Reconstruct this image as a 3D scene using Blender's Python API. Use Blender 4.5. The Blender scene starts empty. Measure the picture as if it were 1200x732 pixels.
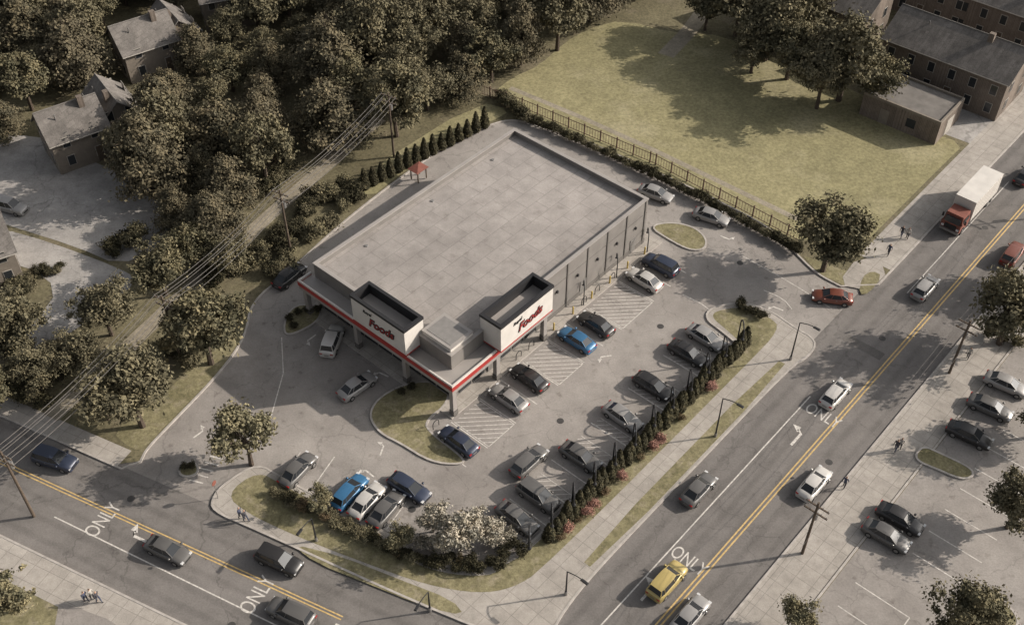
import bpy, bmesh, math, random
import numpy as np
from mathutils import Vector, Matrix
random.seed(7); rng=np.random.default_rng(11)
C=bpy.context.scene.collection
# ---------------------------------------------------------------- plan geometry (metres)
def P(px,py,z=0.0):
    """image pixel coordinates -> plan position on the level z (metres)"""
    u=(px-600)/1310; v=(366-py)/1310; h=85.0-z
    return (u*h/(.70711*(1-v)), -85+h*(1+v)/(1-v))
ANG=math.radians(48.5); A=(math.cos(ANG),math.sin(ANG)); R=(math.sin(ANG),-math.cos(ANG)); O=(-20.67,.78)
def B(s,r): return (O[0]+s*A[0]+r*R[0], O[1]+s*A[1]+r*R[1])      # store / main road grid
SA=math.radians(-25.7); D=(math.cos(SA),math.sin(SA)); N=(-D[1],D[0]); Y0=(-48.6,-20.0)
def S(l,n): return (Y0[0]+l*D[0]+n*N[0], Y0[1]+l*D[1]+n*N[1])    # side street grid
def PX(*l): return [P(x,y) for x,y in l]

# ---------------------------------------------------------------- materials
def newmat(name):
    m=bpy.data.materials.new(name); m.use_nodes=True
    nt=m.node_tree; b=nt.nodes['Principled BSDF']; return m,nt,b
def c4(c): return (c[0],c[1],c[2],1)
def plain(name,c,rough=.7,metal=0.0,var=.12,scale=2.0):
    m,nt,b=newmat(name); N_=nt.nodes; L=nt.links
    n=N_.new('ShaderNodeTexNoise'); n.inputs['Scale'].default_value=scale; n.inputs['Detail'].default_value=5
    g=N_.new('ShaderNodeNewGeometry'); L.new(g.outputs['Position'],n.inputs['Vector'])
    r=N_.new('ShaderNodeValToRGB'); r.color_ramp.elements[0].position=.3; r.color_ramp.elements[1].position=.7
    r.color_ramp.elements[0].color=c4([x*(1-var) for x in c]); r.color_ramp.elements[1].color=c4([min(1,x*(1+var)) for x in c])
    L.new(n.outputs['Fac'],r.inputs['Fac']); L.new(r.outputs['Color'],b.inputs['Base Color'])
    b.inputs['Roughness'].default_value=rough; b.inputs['Metallic'].default_value=metal
    return m
def ground(name,c1,c2,big=.08,mid=.6,fine=9.0,rough=.92,fineamt=.35,cracks=0.0,grid=None,tracks=None,third=None,stains=0.0,bump=.35):
    m,nt,b=newmat(name); NN=nt.nodes; L=nt.links
    g=NN.new('ShaderNodeNewGeometry'); pos=g.outputs['Position']
    def noise(s,d=6,rg=.6):
        n=NN.new('ShaderNodeTexNoise'); n.inputs['Scale'].default_value=s; n.inputs['Detail'].default_value=d; n.inputs['Roughness'].default_value=rg
        L.new(pos,n.inputs['Vector']); return n.outputs['Fac']
    def ramp(f,a,bb,ca,cb):
        r=NN.new('ShaderNodeValToRGB'); e=r.color_ramp.elements; e[0].position=a; e[1].position=bb; e[0].color=c4(ca); e[1].color=c4(cb); L.new(f,r.inputs['Fac']); return r.outputs['Color']
    def mix(t,f,x,y):
        mm=NN.new('ShaderNodeMix'); mm.data_type='RGBA'; mm.blend_type=t
        if isinstance(f,float): mm.inputs[0].default_value=f
        else: L.new(f,mm.inputs[0])
        for i,q in ((6,x),(7,y)):
            if hasattr(q,'is_output'): L.new(q,mm.inputs[i])
            else: mm.inputs[i].default_value=c4(q)
        return mm.outputs[2]
    col=ramp(noise(big),.35,.65,c1,c2)
    col=mix('MULTIPLY',.8,col,ramp(noise(mid,8,.7),.3,.7,(.72,.72,.72),(1.12,1.12,1.12)))
    if third: col=mix('MIX',ramp(noise(big*2.7,4),.52,.7,(0,0,0),(.8,.8,.8)),col,third)
    fn=noise(fine,4,.7)
    col=mix('MULTIPLY',fineamt,col,ramp(fn,.3,.7,(.35,.35,.35),(1.5,1.5,1.5)))
    if stains: col=mix('MULTIPLY',stains,col,ramp(noise(.9,3,.5),.62,.72,(1,1,1),(.6,.58,.56)))
    if cracks:
        v=NN.new('ShaderNodeTexVoronoi'); v.feature='DISTANCE_TO_EDGE'; v.inputs['Scale'].default_value=.13
        wn=NN.new('ShaderNodeTexNoise'); wn.inputs['Scale'].default_value=.5; wn.inputs['Detail'].default_value=5; L.new(pos,wn.inputs['Vector'])
        sc=NN.new('ShaderNodeVectorMath'); sc.operation='MULTIPLY_ADD'; L.new(wn.outputs['Color'],sc.inputs[0]); sc.inputs[1].default_value=(4,4,0); L.new(pos,sc.inputs[2])
        L.new(sc.outputs[0],v.inputs['Vector'])
        col=mix('MULTIPLY',cracks,col,ramp(v.outputs['Distance'],.003,.009,(.5,.5,.5),(1,1,1)))
    if grid or tracks:
        mp=NN.new('ShaderNodeMapping'); mp.vector_type='TEXTURE'; mp.inputs['Rotation'].default_value=(0,0,(grid or tracks)[0]); L.new(pos,mp.inputs['Vector'])
    if grid:
        br=NN.new('ShaderNodeTexBrick'); L.new(mp.outputs[0],br.inputs['Vector']); br.inputs['Scale'].default_value=1
        br.inputs['Brick Width'].default_value=grid[1]; br.inputs['Row Height'].default_value=grid[2]; br.inputs['Mortar Size'].default_value=grid[3]; br.offset=grid[4]
        br.inputs['Color1'].default_value=(1.0,1.0,1.0,1); br.inputs['Color2'].default_value=(grid[5],)*3+(1,); br.inputs['Mortar'].default_value=(grid[6],)*3+(1,)
        br.inputs['Bias'].default_value=0
        col=mix('MULTIPLY',1.0,col,br.outputs['Color'])
    if tracks:
        sp=NN.new('ShaderNodeSeparateXYZ'); L.new(mp.outputs[0],sp.inputs[0])
        ma=NN.new('ShaderNodeMath'); ma.operation='MULTIPLY_ADD'; L.new(sp.outputs[1],ma.inputs[0]); ma.inputs[1].default_value=2*math.pi/tracks[1]; ma.inputs[2].default_value=tracks[2]
        si=NN.new('ShaderNodeMath'); si.operation='SINE'; L.new(ma.outputs[0],si.inputs[0])
        col=mix('MULTIPLY',.9,col,ramp(si.outputs[0],0,1,(1.03,1.03,1.03),(.86,.86,.86)))
    L.new(col,b.inputs['Base Color']); b.inputs['Roughness'].default_value=rough; b.inputs['Specular IOR Level'].default_value=.25
    bp=NN.new('ShaderNodeBump'); bp.inputs['Strength'].default_value=bump; bp.inputs['Distance'].default_value=.04; L.new(fn,bp.inputs['Height']); L.new(bp.outputs[0],b.inputs['Normal'])
    return m
M={}
M['earth']=ground('earth_grass',(.13,.115,.068),(.20,.178,.11),.06,.5,3,fineamt=.6,third=(.19,.16,.115),bump=.8)
M['lawn']=ground('mown_lawn',(.25,.228,.125),(.315,.285,.16),.035,.35,2.6,fineamt=.5,third=(.36,.325,.205),bump=.7)
M['verge']=ground('verge_grass',(.19,.172,.095),(.265,.238,.14),.3,1.2,4,fineamt=.6,third=(.31,.27,.19),bump=.7)
M['lot']=ground('worn_asphalt',(.262,.24,.222),(.34,.315,.292),.05,.35,6,fineamt=.22,cracks=.4,third=(.375,.346,.32),stains=.7)
M['road']=ground('road_asphalt',(.165,.153,.144),(.21,.195,.184),.04,.4,6,fineamt=.25,cracks=.4,tracks=(ANG,1.78,0.4),stains=.3)
M['street']=ground('street_asphalt',(.172,.16,.15),(.218,.202,.19),.05,.4,6,fineamt=.25,cracks=.5,tracks=(SA,1.7,1.0),stains=.3)
M['patch']=ground('asphalt_patch',(.145,.135,.127),(.18,.168,.158),.2,.8,7,fineamt=.25)
M['walk']=ground('concrete_pavement',(.37,.34,.305),(.45,.415,.375),.2,1.1,8,fineamt=.2,grid=(ANG,1.6,1.6,.03,0,.92,.68),stains=.3)
M['walk2']=ground('concrete_pavement_side',(.37,.34,.305),(.45,.415,.375),.2,1.1,8,fineamt=.2,grid=(SA,1.6,1.6,.03,0,.92,.68),stains=.3)
M['pale']=ground('pale_yard_paving',(.32,.305,.29),(.42,.40,.38),.1,.4,5,fineamt=.25,cracks=.6,stains=.4)
M['kerb']=plain('kerb_concrete',(.40,.37,.34),.9,0,.2,1.5)
M['dirt']=ground('dirt_track',(.26,.23,.175),(.34,.30,.235),.15,.8,4,fineamt=.45)
M['roof']=ground('roof_membrane',(.31,.286,.268),(.385,.355,.333),.07,.5,6,rough=.85,fineamt=.15,grid=(ANG,3.0,1.9,.045,.5,.91,.76),stains=.35)
M['white_line']=plain('road_paint_white',(.56,.53,.49),.8,0,.3,4)
M['yellow_line']=plain('road_paint_yellow',(.54,.38,.16),.8,0,.25,4)
M['stucco']=plain('wall_stucco',(.19,.176,.163),.9,0,.12,.7)
M['pil']=plain('wall_pilaster',(.135,.125,.115),.9,0,.1,.7)
M['white']=plain('fascia_white',(.60,.57,.53),.6,0,.07,1)
M['red']=plain('fascia_red',(.36,.035,.03),.6,0,.1,1)
M['rust']=plain('shelter_roof',(.20,.07,.05),.8,0,.15,2)
M['black']=plain('cap_black',(.018,.018,.02),.6,0,.1,1)
M['coping']=plain('coping_metal',(.34,.315,.295),.5,.1,.08,.6)
M['metal']=plain('galvanised_metal',(.28,.27,.26),.45,.5,.1,3)
M['cable']=plain('cable',(.15,.14,.13),.6)
M['dark']=plain('dark_rubber',(.02,.02,.02),.85)
M['wood']=plain('pole_timber',(.10,.075,.055),.9)
M['iron']=plain('fence_iron',(.10,.06,.042),.8)
M['bark']=plain('bark',(.08,.06,.045),.95,0,.3,4)
M['beam']=plain('bollard_yellow',(.5,.36,.08),.6)
m,nt,b=newmat('window_glass'); b.inputs['Base Color'].default_value=(.03,.033,.037,1); b.inputs['Roughness'].default_value=.12; M['glass']=m
m,nt,b=newmat('car_paint'); oi=nt.nodes.new('ShaderNodeObjectInfo'); nt.links.new(oi.outputs['Color'],b.inputs['Base Color'])
b.inputs['Roughness'].default_value=.38; b.inputs['Metallic'].default_value=.2; b.inputs['Coat Weight'].default_value=.5; b.inputs['Coat Roughness'].default_value=.1; M['paint']=m
m,nt,b=newmat('head_light'); b.inputs['Base Color'].default_value=(.6,.6,.6,1); b.inputs['Roughness'].default_value=.2; M['hl']=m
m,nt,b=newmat('tail_light'); b.inputs['Base Color'].default_value=(.35,.01,.01,1); b.inputs['Roughness'].default_value=.3; M['tl']=m
def leafmat(name,ca,cb,cc):
    m,nt,b=newmat(name); NN=nt.nodes; L=nt.links
    g=NN.new('ShaderNodeNewGeometry'); oi=NN.new('ShaderNodeObjectInfo')
    r=NN.new('ShaderNodeValToRGB'); e=r.color_ramp.elements; e[0].color=c4(ca); e[1].color=c4(cb); L.new(g.outputs['Random Per Island'],r.inputs['Fac'])
    tc=NN.new('ShaderNodeTexCoord'); n=NN.new('ShaderNodeTexNoise'); n.inputs['Scale'].default_value=2.6; n.inputs['Detail'].default_value=2; L.new(tc.outputs['Object'],n.inputs['Vector'])
    r2=NN.new('ShaderNodeValToRGB'); e=r2.color_ramp.elements; e[0].position=.4; e[1].position=.65; e[0].color=(.6,.62,.62,1); e[1].color=(1.3,1.22,1.12,1); L.new(n.outputs['Fac'],r2.inputs['Fac'])
    mx=NN.new('ShaderNodeMix'); mx.data_type='RGBA'; mx.blend_type='MULTIPLY'; mx.inputs[0].default_value=1; L.new(r.outputs['Color'],mx.inputs[6]); L.new(r2.outputs['Color'],mx.inputs[7])
    ml=NN.new('ShaderNodeMath'); ml.operation='MULTIPLY'; ml.inputs[1].default_value=.6; L.new(oi.outputs['Random'],ml.inputs[0])
    m2=NN.new('ShaderNodeMix'); m2.data_type='RGBA'; L.new(ml.outputs[0],m2.inputs[0]); L.new(mx.outputs[2],m2.inputs[6]); m2.inputs[7].default_value=c4(cc)
    L.new(m2.outputs[2],b.inputs['Base Color']); b.inputs['Roughness'].default_value=.9; b.inputs['Specular IOR Level'].default_value=.15
    return m
M['leaf']=leafmat('foliage',(.095,.09,.055),(.205,.186,.12),(.165,.146,.096))
M['leafl']=leafmat('foliage_light',(.15,.14,.09),(.27,.245,.155),(.19,.172,.11))
M['needle']=leafmat('foliage_pine',(.08,.074,.05),(.17,.15,.10),(.145,.125,.085))
M['arbor']=leafmat('foliage_arborvitae',(.036,.036,.023),(.088,.08,.048),(.055,.05,.032))
M['mixed']=leafmat('foliage_mixed_shrub',(.10,.085,.05),(.23,.19,.12),(.20,.14,.09))
M['blossom']=leafmat('foliage_blossom',(.18,.17,.125),(.52,.48,.42),(.36,.33,.27))
M['pink']=leafmat('foliage_pink',(.20,.10,.08),(.46,.27,.22),(.34,.20,.17))

# ---------------------------------------------------------------- mesh helpers
def obj(name,mesh,parent=None,loc=(0,0,0),rot=0,scale=None):
    o=bpy.data.objects.new(name,mesh); C.objects.link(o); o.location=loc; o.rotation_euler=(0,0,rot)
    if scale is not None: o.scale=scale if hasattr(scale,'__len__') else (scale,)*3
    if parent: o.parent=parent
    return o
def empty(name,loc=(0,0,0),rot=0):
    o=bpy.data.objects.new(name,None); C.objects.link(o); o.location=loc; o.rotation_euler=(0,0,rot); o.empty_display_size=.5; return o
class MB:
    def __init__(s): s.v=[];s.f=[];s.m=[];s.mats=[]
    def mi(s,mat):
        if mat not in s.mats: s.mats.append(mat)
        return s.mats.index(mat)
    def add(s,vs,fs,mat):
        k=len(s.v); s.v+= [tuple(v) for v in vs]; i=s.mi(mat)
        for f in fs: s.f.append([k+q for q in f]); s.m.append(i)
    def box(s,x0,x1,y0,y1,z0,z1,mat,rot=None,top=(0,0)):
        tx,ty=top
        vs=[(x0,y0,z0),(x1,y0,z0),(x1,y1,z0),(x0,y1,z0),(x0+tx,y0+ty,z1),(x1-tx,y0+ty,z1),(x1-tx,y1-ty,z1),(x0+tx,y1-ty,z1)]
        if rot: vs=[rot(v) for v in vs]
        s.add(vs,[(3,2,1,0),(4,5,6,7),(0,1,5,4),(1,2,6,5),(2,3,7,6),(3,0,4,7)],mat)
    def tube(s,p,q,r0,r1,mat,n=8,cap=True):
        p=Vector(p);q=Vector(q);d=(q-p).normalized(); u=d.orthogonal().normalized(); w=d.cross(u)
        vs=[];
        for c,r in ((p,r0),(q,r1)):
            for i in range(n):
                a=2*math.pi*i/n; vs.append(c+u*math.cos(a)*r+w*math.sin(a)*r)
        fs=[(i,(i+1)%n,n+(i+1)%n,n+i) for i in range(n)]
        if cap: fs+=[tuple(range(n-1,-1,-1)),tuple(range(n,2*n))]
        s.add(vs,fs,mat)
    def mesh(s,name,smooth=False):
        me=bpy.data.meshes.new(name); me.from_pydata(s.v,[],s.f)
        for m in s.mats: me.materials.append(m)
        me.polygons.foreach_set('material_index',s.m)
        if smooth: me.polygons.foreach_set('use_smooth',[True]*len(s.f))
        me.update(); return me
def ccw(pts):
    a=sum(pts[i][0]*pts[(i+1)%len(pts)][1]-pts[(i+1)%len(pts)][0]*pts[i][1] for i in range(len(pts)))
    return pts if a>0 else pts[::-1]
def chaikin(pts,it=2,closed=True):
    for _ in range(it):
        o=[]; n=len(pts)
        rngi=range(n) if closed else range(n-1)
        if not closed: o.append(pts[0])
        for i in rngi:
            p=pts[i];q=pts[(i+1)%n]
            o.append((.75*p[0]+.25*q[0],.75*p[1]+.25*q[1])); o.append((.25*p[0]+.75*q[0],.25*p[1]+.75*q[1]))
        if not closed: o.append(pts[-1])
        pts=o
    return pts
def sheet(name,pts,z,mat):
    pts=ccw(pts); mb=MB(); mb.add([(x,y,z) for x,y in pts],[tuple(range(len(pts)))],mat); return obj(name,mb.mesh(name))
def slab(name,pts,z0,z1,mat,side=None):
    pts=ccw(pts); n=len(pts); mb=MB()
    mb.add([(x,y,z1) for x,y in pts],[tuple(range(n))],mat)
    mb.add([(x,y,z0) for x,y in pts]+[(x,y,z1) for x,y in pts],[(i,(i+1)%n,n+(i+1)%n,n+i) for i in range(n)],side or M['kerb'])
    return obj(name,mb.mesh(name))
def ribbon(mb,pts,w,z0,z1,mat,closed=False,off=0):
    n=len(pts); Lf=[];Rt=[]
    for i in range(n):
        if closed: p0=pts[i-1];p1=pts[(i+1)%n]
        else: p0=pts[max(0,i-1)];p1=pts[min(n-1,i+1)]
        dx,dy=p1[0]-p0[0],p1[1]-p0[1]; l=math.hypot(dx,dy) or 1; nx,ny=-dy/l,dx/l
        Lf.append((pts[i][0]+nx*(w/2+off),pts[i][1]+ny*(w/2+off))); Rt.append((pts[i][0]+nx*(off-w/2),pts[i][1]+ny*(off-w/2)))
    vs=[(x,y,z1) for x,y in Lf]+[(x,y,z1) for x,y in Rt]+[(x,y,z0) for x,y in Lf]+[(x,y,z0) for x,y in Rt]
    fs=[]
    for i in range(n if closed else n-1):
        j=(i+1)%n
        fs.append((n+i,n+j,j,i)); 
        if z1-z0>.01: fs.append((i,j,2*n+j,2*n+i)); fs.append((3*n+i,3*n+j,n+j,n+i))
    mb.add(vs,fs,mat)
def kerb(name,pts,closed=False,z0=0,z1=.15,w=.2):
    mb=MB(); ribbon(mb,pts,w,z0,z1,M['kerb'],closed); return obj(name,mb.mesh(name))

# ---------------------------------------------------------------- ground, roads, lots
sheet('ground',[(-3000,-3000),(3000,-3000),(3000,3000),(-3000,3000)],0,M['earth'])
sheet('parking_lot',[B(-45,-14),B(60,-14),B(60,43),B(-45,43)],.004,M['lot'])
sheet('side_street',[S(-500,4.6),S(62,4.6),S(62,-6.6),S(-500,-6.6)],.008,M['street'])
sheet('main_road',[B(-500,42.4),B(500,42.4),B(500,54.2),B(-500,54.2)],.012,M['road'])
for s0,s1,r0,r1,z in ((33,34.2,43.6,49,.0145),(-4,-1,46.8,49,.0145),(58,63,47,49.2,.0145)):
    sheet('asphalt_patch',[B(s0,r0),B(s1,r0),B(s1,r1),B(s0,r1)],z,M['patch'])
inner=PX((165,541),(172,526),(205,492),(258,437),(288,395),(294,355),(335,322),(400,262),(470,208),(530,166),(575,146),(603,140),(650,150),(760,198),(830,230),(905,268),(938,303),(958,322),(985,336))
inner=chaikin(inner,2,False)
edge=[S(-500,4.3),S(10,4.3)]+inner+[B(43,43.4),B(500,43.4)]
slab('land_block',edge+[B(500,-600),S(-500,600)],-.02,.12,M['earth'])
kerb('kerb',[S(-200,4.3),S(11,4.3)]+inner+[B(43,43.4),B(200,43.4)])
inA=PX((250,582),(264,566),(302,543),(330,560),(400,597),(455,620),(478,645),(520,664),(575,668))+[B(-11,35.6),B(-8.6,36.6),B(0,36.6),B(12,36.6),B(25,36.6)]+PX((862,402),(845,388),(826,374),(832,361),(870,354),(905,366),(930,384),(958,400))
outA=PX((948,418))+[B(26,42.6),B(10,42.6),B(-6,42.6)]+PX((660,716),(645,745),(610,752),(560,736))+[S(40,4.0),S(26,4.2),S(21.5,4.1)]
blockA=chaikin(inA+outA,2)
slab('corner_pavement',blockA,-.02,.12,M['walk'])
kerb('kerb',blockA,True)
gA=chaikin(PX((264,580),(302,552),(330,568),(400,605),(450,630),(472,655),(520,673),(575,676))+[B(-11,36.2),B(-8.6,37),B(0,36.95),B(25,36.95)]+PX((868,402),(850,386),(834,373),(838,365),(870,360),(902,372),(915,386))+[B(23,39.1),B(-9,39.1)]+PX((600,690),(560,696),(500,686),(430,661),(350,630),(290,602)),2)
sheet('verge_grass',gA,.128,M['verge'])
sheet('verge_grass',chaikin([B(-6,41),B(26,41),B(26,42.35),B(-6,42.35)],1),.128,M['verge'])
sheet('verge_grass',chaikin(PX((340,637),(400,652),(470,680),(530,703),(545,722),(500,712),(430,684),(370,660)),1),.128,M['verge'])
def island(pts,mat='verge'):
    p=chaikin(pts,2); slab('kerb_island',p,0,.13,M[mat]); kerb('kerb',p,True)
island(PX((432,488),(442,468),(470,452),(505,446),(527,458),(522,476),(500,492),(500,505),(545,538),(540,545),(505,542),(470,520),(445,508)))
island(PX((760,266),(785,261),(812,266),(828,280),(826,293),(808,294),(785,282)))
island(PX((332,392),(336,368),(352,356),(378,362),(372,378),(345,392)))
island(PX((208,552),(222,540),(232,545),(232,556),(216,560)))
slab('east_block',[B(-500,54),B(500,54),B(500,500),B(-500,500)],-.02,.12,M['earth'])
sheet('pavement',[B(-200,54.02),B(200,54.02),B(200,58.4),B(-200,58.4)],.126,M['walk'])
sheet('east_parking_lot',[B(-60,58.7),B(52,58.7),B(52,110),B(-60,110)],.126,M['lot'])
kerb('kerb',[B(-200,54),B(200,54)])
kerb('kerb',[B(-60,58.55),B(52,58.55)],z0=.12,z1=.2)
def island2(pts,mat='verge'):
    p=chaikin(pts,2); slab('kerb_island',p,.12,.25,M[mat]); kerb('kerb',p,True,.12,.27)
island2(PX((1072,533),(1082,524),(1100,532),(1138,550),(1140,560),(1125,563),(1095,550),(1075,542)))
island2(PX((1140,715),(1160,706),(1185,712),(1195,735),(1170,745),(1145,735)))
slab('south_block',[S(-500,-6.3),S(46,-6.3),B(-42,42.4),B(-500,42.4)],-.02,.12,M['verge'])
sheet('pavement',[S(-200,-6.4),S(45,-6.4),S(45,-9.6),S(-200,-9.6)],.126,M['walk2'])
kerb('kerb',[S(-200,-6.3),S(45,-6.3)])
sheet('pavement',PX((70,705),(125,725),(180,760),(60,760)),.130,M['lot'])
sheet('pavement',[S(-200,4.4),S(10.5,4.4),S(10.5,6.4),S(-200,6.4)],.126,M['walk2'])
sheet('pavement',[B(46,39.4),B(300,39.4),B(300,43.3),B(46,43.3)],.138,M['walk'])
sheet('pavement',chaikin([B(40,40.0),B(46,39.4),B(46,43.3),B(41.5,43.2)],1),.142,M['walk'])
sheet('verge_grass',chaikin(PX((1010,325),(1022,318),(1034,324),(1018,345),(1006,346)),1),.146,M['verge'])
fld=PX((575,112),(600,92),(632,78),(660,52),(690,34),(730,24),(790,40),(850,42),(930,80),(1010,110),(1080,152),(1130,170))+[B(69,38.9),B(52,38.9),B(46,38.9)]+PX((985,276),(935,284),(905,268),(760,197),(660,153),(612,133))
sheet('mown_field',chaikin(fld,1),.126,M['lawn'])
sheet('lawn',chaikin(PX((420,208),(560,120),(600,130),(575,144),(530,162),(470,204),(430,236)),1),.130,M['lawn'])
sheet('lawn',PX((940,300),(985,316),(1008,322),(990,336),(960,322)),.131,M['verge'])
sheet('lawn',chaikin(PX((130,505),(185,470),(230,425),(270,400),(285,395),(256,437),(203,490),(170,526),(155,528)),1),.130,M['verge'])
sheet('yard_paving',chaikin(PX((-60,160),(40,158),(70,175),(110,190),(165,215),(205,240),(215,272),(185,292),(140,312),(90,290),(0,262),(-60,240)),1),.134,M['pale'])
sheet('yard_paving',chaikin(PX((-60,275),(0,268),(60,285),(140,315),(165,330),(110,372),(70,400),(30,430),(0,420),(40,380),(70,340),(30,310),(-60,300)),1),.138,M['pale'])
sheet('yard_paving',PX((1085,150),(1120,118),(1200,70),(1320,20),(1340,80),(1160,178)),.134,M['pale'])
mb=MB(); ribbon(mb,chaikin(PX((445,140),(330,240),(200,360),(110,445),(60,490)),1,False),1.9,.142,.142,M['dirt']); obj('dirt_lane',mb.mesh('dirt_lane'))
mb=MB(); ribbon(mb,PX((598,104),(680,138),(760,174),(935,258)),.8,.132,.132,M['dirt']); obj('field_path',mb.mesh('field_path'))
mb=MB(); ribbon(mb,chaikin(PX((780,66),(815,30),(850,-30)),2,False),2.4,.133,.133,M['dirt']); obj('field_path',mb.mesh('field_path'))

# ---------------------------------------------------------------- markings
def stripe(mb,p,q,w,z,mat): ribbon(mb,[p,q],w,z,z,mat)
W=M['white_line'];Yl=M['yellow_line']
mb=MB()
for r in (49.62,49.98): stripe(mb,B(-200,r),B(200,r),.14,.018,Yl)
stripe(mb,B(-14,46.2),B(24,46.2),.12,.018,W)
stripe(mb,B(44,46.4),B(70,46.4),.10,.018,W)
obj('road_marking',mb.mesh('m'))
mb=MB()
for n in (-.15,.15): stripe(mb,S(-100,n),S(38,n),.12,.018,Yl)
stripe(mb,S(9,-2.6),S(36,-3.0),.12,.018,W)
stripe(mb,S(38,-.6),S(38,-6),.4,.0185,W)
obj('road_marking',mb.mesh('m'))
def text(t,pos,size,rot,z,mat,name='road_marking',sx=1,sy=1,extr=0,off=0.0):
    cu=bpy.data.curves.new(name,'FONT'); cu.body=t; cu.size=size; cu.align_x='CENTER'; cu.align_y='CENTER'; cu.extrude=extr; cu.offset=off
    if name!='road_marking': cu.shear=.35
    o=bpy.data.objects.new(name,cu); C.objects.link(o); cu.materials.append(mat)
    bpy.context.view_layer.update()
    me=bpy.data.meshes.new_from_object(o.evaluated_get(bpy.context.evaluated_depsgraph_get())); bpy.data.objects.remove(o)
    o=obj(name,me,None,(pos[0],pos[1],z),rot,(sx,sy,1)); return o
text('ONLY',P(964,487),1.35,ANG-math.pi/2,.019,W,sy=1.5)
text('ONLY',P(807,657),1.3,ANG-math.pi/2,.019,W,sy=1.5)
text('ONLY',P(121,609),1.4,SA+math.pi/2,.019,W,sy=1.5)
text('ONLY',P(302,697),1.4,SA+math.pi/2,.019,W,sy=1.5)
def arrow(mb,p,ang,z,s=1.0,turn=1):
    ca,sa=math.cos(ang),math.sin(ang)
    def T(x,y): return (p[0]+s*(x*ca-y*sa),p[1]+s*(x*sa+y*ca),z)
    mb.add([T(-1.2,-.1),T(.2,-.1),T(.2,.1),T(-1.2,.1)],[(0,1,2,3)],W)
    t=turn
    mb.add([T(.2,-.1),T(.5,t*.3),T(.35,t*.45),T(.2,.1)],[(0,1,2,3)],W)
    mb.add([T(.15,t*.3),T(.75,t*.3),T(.62,t*.95)],[(0,1,2)],W)
mb=MB()
arrow(mb,P(937,510),ANG,.019,1.3); arrow(mb,P(160,629),SA+math.pi,.019,1.3,-1)
arrow(mb,P(763,690),ANG,.019,1.2)
for x,y,a in ((236,506,ANG),(449,524,ANG+.5),(430,552,2.4),(706,418,ANG+2.5),(853,280,-.6),(362,398,ANG+math.pi),(446,437,2.6),(908,360,2.6)): arrow(mb,P(x,y),a,.019,.8)
obj('road_marking',mb.mesh('m'))
mb=MB()
def hatch(s0,s1,r0,r1,z=.0165,w=.08,st=.75):
    def ln(a,b_): stripe(mb,B(*a),B(*b_),w,z,W)
    ln((s0,r0),(s0,r1)); ln((s1,r0),(s1,r1)); ln((s0,r1),(s1,r1))
    k=s0-(r1-r0)+st
    while k<s1:
        a=max(s0,k); b_=min(s1,k+(r1-r0))
        if b_-a>.2: ln((a,r0+(a-k)),(b_,r0+(b_-k)))
        k+=st
s=-8.2
while s<26: stripe(mb,B(s,31.9),B(s,36.4),.1,.016,W); s+=3.0
for s in (-5.2,-2.2,1.9,5.1,8.4,12.6,15.7,18.9,24.6,27.7,30.6): stripe(mb,B(s,21.6),B(s,26.4),.1,.016,W)
hatch(-2.0,1.7,21.8,26.4,.0170); hatch(8.6,12.4,21.8,26.4,.0170); hatch(19.1,24.4,21.8,26.4,.0170)
for k in (0,2,4,5,7,9): 
    s0=-8.2+3*k; hatch(s0+.06,s0+1.1,32.2,36.2,.0172,.07)
for x0,y0,x1,y1 in ((331,560,352,530),(368,569,392,535),(384,600,408,562),(404,610,428,570),(425,618,452,580),(447,628,476,588),(362,572,345,583),(330,395,332,437),(332,437,318,487)): stripe(mb,P(x0,y0),P(x1,y1),.1,.0162,W)
for i in range(6): stripe(mb,P(222+i*6,562-i*7),P(238+i*6,566-i*7),.14,.0163,W)
obj('parking_lot_marking',mb.mesh('m'))
mb=MB()
for q in (((870,300),(925,330),(975,362)),((800,345),(830,360),(835,372)),((895,340),(918,350),(928,362))): ribbon(mb,chaikin(PX(*q),1,False),.1,.0168,.0168,W)
obj('parking_lot_marking',mb.mesh('m'))
mb=MB()
for k in range(9):
    s=-16+k*3.0; stripe(mb,B(s,60.2),B(s,65.3),.1,.134,W)
for k in range(7):
    s=14+k*3.1; stripe(mb,B(s,62.5),B(s,67.5),.1,.134,W)
stripe(mb,B(-16,65.3),B(8,65.3),.1,.1345,W)
stripe(mb,B(-24,62),B(-14,62),.12,.136,Yl)
for k in range(8):
    s=-2+k*3.0; stripe(mb,B(s,72),B(s,77),.1,.134,W)
obj('parking_lot_marking',mb.mesh('m'))
def disc(name,pos,r,z):
    mb=MB(); n=20; mb.add([(pos[0]+r*math.cos(6.2832*i/n),pos[1]+r*math.sin(6.2832*i/n),z) for i in range(n)],[tuple(range(n))],M['dark2']); obj(name,mb.mesh(name))
M['dark2']=plain('cast_iron',(.06,.057,.055),.7,.2)
for s,r in ((-2,48),(18,51.8),(36,47.7),(60,48)): disc('manhole_cover',B(s,r),.36,.021)
for s,r in ((5,29.5),(22,29.2),(-12,26),(36,30)): disc('manhole_cover',B(s,r),.36,.018)
for l,n in ((14,2),(30,-4.6),(2,-4)): disc('manhole_cover',S(l,n),.36,.021)

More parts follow.
